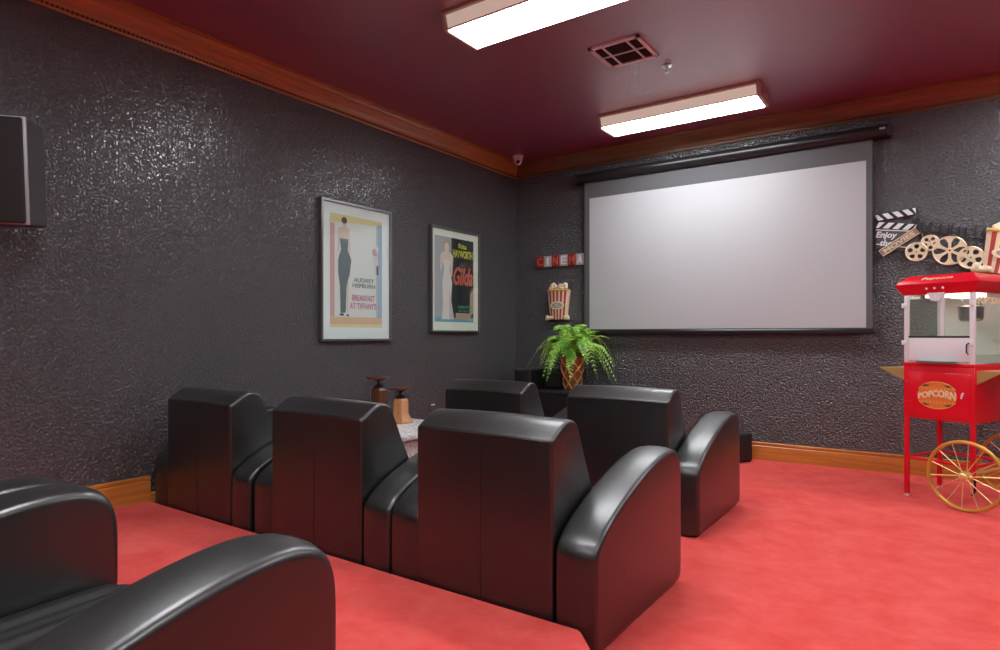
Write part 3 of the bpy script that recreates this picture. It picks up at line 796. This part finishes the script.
# slanted name plate
ang = math.atan2(1.722 - 1.588, 3.415 - 3.215)
def pm_(a, b, y): return (3.315 - ox + a * math.cos(ang) - b * math.sin(ang), y, 1.668 - oz + a * math.sin(ang) + b * math.cos(ang))
bm = bmesh.new(); vs = [[bm.verts.new(pm_(a, b, y)) for a, b in ((-.135, -.027), (.135, -.027), (.135, .027), (-.135, .027))] for y in (-.034, -.022)]
bm.faces.new(vs[0]); bm.faces.new(vs[1][::-1])
for k in range(4): bm.faces.new((vs[0][k], vs[1][k], vs[1][(k + 1) % 4], vs[0][(k + 1) % 4]))
npl = obj('name_plate', bm, 'plate', t)
bm = bmesh.new(); c4 = [(-.132, -.024), (.132, -.024), (.132, .024), (-.132, .024)]
tube(bm, [pm_(a, b, -.035) for a, b in c4], .003, 6, closed=True); obj('plate_rim', bm, 'reelgold', npl)
text_mesh('lettering', 'MOVIES', lambda a, b, d: pm_(a, b, -.034 - d), .22, .030, 'reelgold', npl, .003, bold=.03)
# film strip: edge lines and frames between the perforations
bm = bmesh.new()
tube(bm, [(3.40 - ox, -.012, 1.742 - oz), (3.50 - ox, -.012, 1.728 - oz), (3.62 - ox, -.012, 1.693 - oz), (3.80 - ox, -.012, 1.652 - oz), (3.87 - ox, -.012, 1.640 - oz)], .0055, 6)
for k, (x, z) in enumerate(((3.44, 1.762), (3.495, 1.762), (3.558, 1.742), (3.60, 1.730), (3.618, 1.728), (3.665, 1.716), (3.70, 1.708), (3.755, 1.70), (3.80, 1.69))):
    sl = (.022, .018, .006, .012, .010, .003, .006, .002, .004)[k]
    prism(bm, [(x - ox - .008, z - oz - .038), (x - ox + .005, z - oz - .038), (x - ox + .005 + sl, z - oz + .036), (x - ox - .006 + sl, z - oz + .036)], -.016, -.006, 'y')
tube(bm, [(3.43 - ox, -.012, 1.82 - oz), (3.44 - ox, -.012, 1.74 - oz), (3.455 - ox, -.012, 1.70 - oz), (3.47 - ox, -.012, 1.685 - oz)], .006, 6)
obj('film_strip', bm, 'strip', t)
def reel(x, z, r, nh, rh, hr, rot, y):
    """flat disc with round or wedge holes: built as hub, rim and webs between real openings"""
    bm = bmesh.new(); N = nh * 12; th = .006
    def ring_pt(rad, a, yy): return (x - ox + rad * math.cos(a), yy, z - oz + rad * math.sin(a))
    grid = {}
    K = 6
    def radii(k):
        ph = ((k % 12) / 12) * 2 * PI - PI      # -pi..pi around each hole
        w = math.cos(ph) if abs(ph) < PI / 2 else 0
        half = rh * math.sqrt(max(0, 1 - (abs(ph) / (PI * .64)) ** 2)) if abs(ph) < PI * .64 else 0
        return half
    for yy, sgn in ((y - th / 2, 1), (y + th / 2, -1)):
        for k in range(N):
            a = rot + 2 * PI * k / N; hf = radii(k)
            grid[(k, 0, sgn)] = bm.verts.new(ring_pt(.001 + r * .06, a, yy)); grid[(k, 1, sgn)] = bm.verts.new(ring_pt(hr - hf, a, yy))
            grid[(k, 2, sgn)] = bm.verts.new(ring_pt(hr + hf + (1e-4 if hf == 0 else 0), a, yy)); grid[(k, 3, sgn)] = bm.verts.new(ring_pt(r, a, yy))
        for k in range(N):
            k2 = (k + 1) % N
            for j in (0, 2):
                bm.faces.new((grid[(k, j, sgn)], grid[(k, j + 1, sgn)], grid[(k2, j + 1, sgn)], grid[(k2, j, sgn)]))
            if radii(k) == 0 and radii(k2) == 0:
                bm.faces.new((grid[(k, 1, sgn)], grid[(k, 2, sgn)], grid[(k2, 2, sgn)], grid[(k2, 1, sgn)]))
    for k in range(N):
        k2 = (k + 1) % N
        for j in (1, 2, 3):
            if j < 3 and radii(k) == 0 and radii(k2) == 0: continue
            bm.faces.new((grid[(k, j, 1)], grid[(k2, j, 1)], grid[(k2, j, -1)], grid[(k, j, -1)]))
    n = 32
    for k in range(1):
        tube(bm, [ring_pt(r, 2 * PI * i / n, y) for i in range(n)], .0055, 6, closed=True)
    tube(bm, [ring_pt(r * .13, 2 * PI * i / 12, y - .004) for i in range(12)], .004, 6, closed=True)
    return obj('film_reel', bm, 'reelgold', t, 30, recalc=True)
reel(3.500, 1.648, .052, 5, .013, .031, .4, -.026)
reel(3.420, 1.590, .063, 5, .016, .038, .9, -.040)
reel(3.612, 1.585, .096, 6, .037, .056, PI / 6, -.034)
reel(3.728, 1.528, .072, 5, .018, .044, .25, -.044)
bm = bmesh.new()
for x, z in ((3.497, 1.66), (3.425, 1.592), (3.612, 1.60), (3.728, 1.538)): tube(bm, [(x - ox, 0, z - oz), (x - ox, -.03, z - oz)], .006, 8)
tube(bm, [(3.25 - ox, 0, 1.70 - oz), (3.25 - ox, -.006, 1.70 - oz)], .01, 8); tube(bm, [(3.36 - ox, 0, 1.70 - oz), (3.36 - ox, -.024, 1.70 - oz)], .006, 8)
tube(bm, [(3.62 - ox, 0, 1.693 - oz), (3.62 - ox, -.012, 1.693 - oz)], .004, 8)
parts('wall_stud', bm, 'strip', t)

# ------------------------------------------------------------------ popcorn cart
A0 = (3.373, -.694); RZ = math.atan2(-.428, .904)
t = thing('popcorn_cart', (A0[0], A0[1], 0), 'red popcorn machine cart with glass case and golden spoked wheels at the right edge', 'popcorn machine', RZ)
CW, CD = .385, .415
def part(name, bm, m, parent=None, smooth=35): return obj(name, bm, m, parent or t, smooth)
lg = .024
for (x, y, z0) in ((0, 0, .012), (0, CD - lg, .012), (CW - lg, 0, .17), (CW - lg, CD - lg, .17)):
    bm = bmesh.new(); box(bm, x, x + lg, y, y + lg, z0, .50, .002); l = part('leg', bm, 'redleg')
    if z0 < .1:
        bm = bmesh.new(); lathe(bm, [(.001, 0), (.013, 0), (.015, .012), (.001, .014)], 12, x + lg / 2, y + lg / 2); part('foot', bm, 'white', l)
bm = bmesh.new()
for b in ((lg, CW - lg, .004, .020), (lg, CW - lg, CD - .020, CD - .004), (.004, .020, lg, CD - lg), (CW - .02, CW - .004, lg, CD - lg)): box(bm, *b, .232, .248, .002)
parts('stretcher', bm, 'redleg', t)
bm = bmesh.new(); box(bm, -.002, CW + .002, -.002, CD + .002, .49, .815, .004); cabn = part('cabinet', bm, 'red')
bm = bmesh.new(); box(bm, .022, CW - .022, -.010, -.001, .512, .775, .004); dr = part('door', bm, 'red')
bm = bmesh.new()
for z in (.585, .705):
    bm = bmesh.new(); box(bm, .006, .050, -.0135, -.009, z - .004, z + .004, .001); box(bm, .012, .022, -.0145, -.009, z - .014, z + .014, .001); box(bm, .036, .046, -.0145, -.009, z - .010, z + .010, .001)
    part('hinge', bm, 'red', dr)
bm = bmesh.new()
def EM(a, b): return (CW * .50 + a, .640 + b)
prism(bm, [EM(a, b) for a, b in ell(0, 0, .108, .078, 28)], -.0125, -.009, 'y', 0)
for sgn in (-1, 1):
    for q in (-1, 1):
        prism(bm, [EM(sgn * .035, q * .060), EM(sgn * .075, q * .063), EM(sgn * .095, q * .050), EM(sgn * .060, q * .052)], -.0135, -.012, 'y', 2)
    tube(bm, [(EM(.112 * math.cos(a), 0)[0], -.0125, EM(0, .080 * math.sin(a))[1]) for a in [PI * (.15 + .7 * i / 14) * sgn for i in range(15)]], .003, 5, 1)
for k in range(9):
    prism(bm, [EM(-.080 + .02 * k, .034), EM(-.072 + .02 * k, .034), EM(-.074 + .02 * k, .046), EM(-.078 + .02 * k, .046)], -.0135, -.012, 'y', 1)
    prism(bm, [EM(-.080 + .02 * k, -.046), EM(-.072 + .02 * k, -.046), EM(-.074 + .02 * k, -.034), EM(-.078 + .02 * k, -.034)], -.0135, -.012, 'y', 1)
em = part('emblem', bm, ['gold', 'gold2', 'ink'], dr, 0)
text_mesh('lettering', 'POPCORN', lambda a, b, d: (CW * .5 + a, -.0135 - d, .640 + b * (1 + a * 1.5) + .05 * a + .012 * math.cos(a * 20)), .205, .042, 'cream', em, .003, bold=.03)
bm = bmesh.new(); tube(bm, [(CW * .84, -.014, .632), (CW * .855, -.020, .65), (CW * .865, -.014, .665)], .005, 8); part('latch', bm, 'whitepaint', dr)
# sill with tray
bm = bmesh.new(); box(bm, -.004, CW + .004, -.008, CD + .004, .813, .832, .003); part('sill', bm, 'red')
bm = bmesh.new(); prism(bm, [(.085, -.035), (.31, -.035), (.29, .01), (.10, .01)], .832, .846, 'z'); part('serving_tray', bm, 'steel')
# posts, panes
GZ0, GZ1 = .832, 1.252
for (x, y) in ((0, 0), (CW - .026, 0), (0, CD - .02), (CW - .026, CD - .02)):
    bm = bmesh.new(); box(bm, x, x + .026, y, y + .02, GZ0, GZ1, .002); po = part('post', bm, 'whitepaint')
    if y == 0:
        bm = bmesh.new()
        for z in (.955, 1.185): box(bm, x + (-.010 if x == 0 else .003), x + (.018 if x == 0 else .023), -.012, .002, z - .014, z + .014, .003)
        parts('hinge', bm, 'white', po)
bm = bmesh.new(); box(bm, CW * .535, CW * .535 + .020, .002, .012, .98, GZ1, .001); part('door_stile', bm, 'whitepaint')
bm = bmesh.new(); box(bm, .026, CW - .026, .002, .012, .845, .985, .002); part('crumb_panel', bm, 'whitepaint')
bm = bmesh.new(); box(bm, .026, CW - .026, .001, .011, .985, .996); part('gasket', bm, 'ink')
bm = bmesh.new(); tube(bm, [(CW - .030, -.006, .89), (CW - .034, -.016, .90), (CW - .034, -.016, .945), (CW - .026, -.006, .955)], .004, 8); part('door_handle', bm, 'ink')
for a in (('glass_door', (.026, CW * .535, .004, .008, .996, GZ1)), ('glass_door', (CW * .535 + .02, CW - .026, .004, .008, .996, GZ1)), ('side_pane', (CW - .012, CW - .008, .02, CD - .02, GZ0, GZ1)), ('side_pane', (.008, .012, .02, CD - .02, GZ0, GZ1))):
    bm = bmesh.new(); box(bm, *a[1]); p = part(a[0], bm, 'cartglass')
    if a[1][0] > CW - .02:
        text_mesh('lettering', 'POPCORN', lambda a_, b_, d_: (CW - .007 + d_, CD / 2 + a_, 1.205 + b_), .30, .042, 'cream', p, .002, bold=.03)
bm = bmesh.new(); box(bm, .026, CW - .026, CD - .014, CD - .008, GZ0, GZ1)
part('rear_panel', bm, 'interior')
bm = bmesh.new(); box(bm, .012, CW - .012, .014, CD - .014, GZ0, .842); box(bm, CW - .020, CW - .016, .03, CD - .03, .842, .885); part('interior_floor', bm, 'interior')
# kettle
kx, ky = CW * .72, CD * .5
bm = bmesh.new(); lathe(bm, [(.001, 1.085), (.050, 1.085), (.062, 1.10), (.064, 1.16), (.058, 1.165), (.001, 1.165)], 24, kx, ky)
tube(bm, [(kx - .05, ky, 1.16), (kx - .05, ky, 1.25)], .005, 8); tube(bm, [(kx + .05, ky, 1.16), (kx + .05, ky, 1.25)], .005, 8); kt = part('kettle', bm, 'steel')
bm = bmesh.new(); lathe(bm, [(.066, 1.165), (.068, 1.172), (.03, 1.182), (.001, 1.184)], 24, kx, ky); tube(bm, [(kx, ky, 1.18), (kx, ky, 1.24)], .006, 8)
part('lid', bm, 'steel', kt)
bm = bmesh.new(); box(bm, .20, .34, CD * .3, CD * .62, 1.225, 1.25, .004); box(bm, .05, .16, CD * .35, CD * .6, 1.235, 1.25, .003); parts('added_case_lamp', bm, 'addedlamp', t)  # added glowing boxes that light up the case interior
bm = bmesh.new(); rn = random.Random(3)
for k in range(260):
    x = rn.uniform(.035, CW - .035); y = rn.uniform(.035, CD - .035); hgt = .05 * (1 - ((x - CW / 2) / .2) ** 2) * (1 - ((y - CD / 2) / .22) ** 2)
    bmesh.ops.create_icosphere(bm, subdivisions=1, radius=rn.uniform(.008, .013), matrix=Matrix.Translation((x, y, .85 + rn.uniform(0, 1) * max(0, hgt))))
o = part('popcorn', bm, 'cream'); tag(o, kind='stuff')
# canopy
bm = bmesh.new()
def ringz(o_, z): return [bm.verts.new(p) for p in ((-o_, -o_, z), (CW + o_, -o_, z), (CW + o_, CD + o_, z), (-o_, CD + o_, z))]
rs = [ringz(.000, 1.248), ringz(.008, 1.256), ringz(.032, 1.303), ringz(.034, 1.312), ringz(.030, 1.320), ringz(-.012, 1.362), ringz(-.018, 1.365)]
for A_, B_ in zip(rs, rs[1:]):
    for k in range(4): bm.faces.new((A_[k], A_[(k + 1) % 4], B_[(k + 1) % 4], B_[k]))
bm.faces.new(rs[0]); bm.faces.new(rs[-1])
cn = part('canopy', bm, 'red', None, 20)
def slope_map(a, b, d):
    tt = .5 + b / .055
    return (CW * .50 + a, -.030 + .042 * tt - d * .7, 1.320 + .042 * tt + d * .7)
text_mesh('lettering', 'Popcorn', slope_map, .17, .022, 'palecream', cn, .002, shear=.3, bold=.02)
bm = bmesh.new()
for a in (.14, .185, .23): 
    m = Matrix.Translation((a, -.021, 1.283)); bmesh.ops.create_icosphere(bm, subdivisions=2, radius=.007, matrix=m)
parts('indicator', bm, 'white', cn)
bm = bmesh.new(); prism(bm, [(.14, 1.256), (.183, 1.256), (.183, 1.205), (.158, 1.212)], -.014, -.004, 'y'); prism(bm, [(.188, 1.256), (.232, 1.256), (.213, 1.212), (.188, 1.205)], -.014, -.004, 'y')
parts('door_pull', bm, 'white', t)
# side shelves
for sgn in (-1, 1):
    X0 = 0 if sgn < 0 else CW; XE = X0 + sgn * (.165 if sgn < 0 else .13)
    bm = bmesh.new(); prism(bm, [(X0, .02), (XE, .03), (XE, CD - .03), (X0, CD - .02)], .786, .794, 'z')
    for y in (.020, CD - .028):
        prism(bm, [(X0, .790), (XE - sgn * .004, .790), (X0, .715)], y, y + .008, 'y')
    part('side_shelf', bm, 'brass')
# wheels
bm = bmesh.new(); tube(bm, [(CW - .012, -.135, .20), (CW - .012, CD + .135, .20)], .008, 10); part('axle', bm, 'spoke')
for y in (-.10, CD + .10):
    cx, cz, Rr = CW - .004, .2025, .192
    bm = bmesh.new(); n = 48
    tube(bm, [(cx + Rr * math.cos(2 * PI * k / n), y, cz + Rr * math.sin(2 * PI * k / n)) for k in range(n)], .0105, 8, closed=True)
    wh = part('wheel', bm, 'wheel')
    for k in range(14):
        a = 2 * PI * (k + .3) / 14; yo = .018 * (1 if k % 2 else -1)
        bm = bmesh.new(); tube(bm, [(cx + .018 * math.cos(a), y + yo, cz + .018 * math.sin(a)), (cx + (Rr - .004) * math.cos(a), y, cz + (Rr - .004) * math.sin(a))], .0028, 6)
        part('spoke', bm, 'spoke', wh)
    bm = bmesh.new()
    tube(bm, [(cx, y - .034, cz), (cx, y - .026, cz), (cx, y + .026, cz), (cx, y + .034, cz)], [.013, .020, .020, .013], 14); tube(bm, [(cx, y - .022, cz), (cx, y - .014, cz)], .027, 14); tube(bm, [(cx, y + .014, cz), (cx, y + .022, cz)], .027, 14)
    part('hub', bm, 'spoke', wh)
bm = bmesh.new(); tube(bm, [(CW - .012, .03, .17), (CW - .012, .03, .10), (CW - .03, .04, .07)], .006, 8); part('stand', bm, 'plinth')

# ------------------------------------------------------------------ world, camera, view
w = bpy.data.worlds.new('World'); bpy.context.scene.world = w; w.use_nodes = True
w.node_tree.nodes['Background'].inputs[0].default_value = (.5, .5, .5, 1); w.node_tree.nodes['Background'].inputs[1].default_value = .0

cam = bpy.data.cameras.new('camera'); co = bpy.data.objects.new('camera', cam); COL.objects.link(co)
co.location = (3.564, -5.383, 1.0); co.rotation_euler = (PI / 2, 0, math.radians(34.95))
cam.sensor_width = 36; cam.lens = 631.3 * 36 / 1000; cam.shift_y = 10.3 / 1000; cam.clip_start = .02
sc = bpy.context.scene; sc.camera = co
sc.view_settings.view_transform = 'Standard'; sc.view_settings.look = 'None'; sc.view_settings.gamma = 1
sc.view_settings.use_curve_mapping = False
sc.view_settings.exposure = 0.85
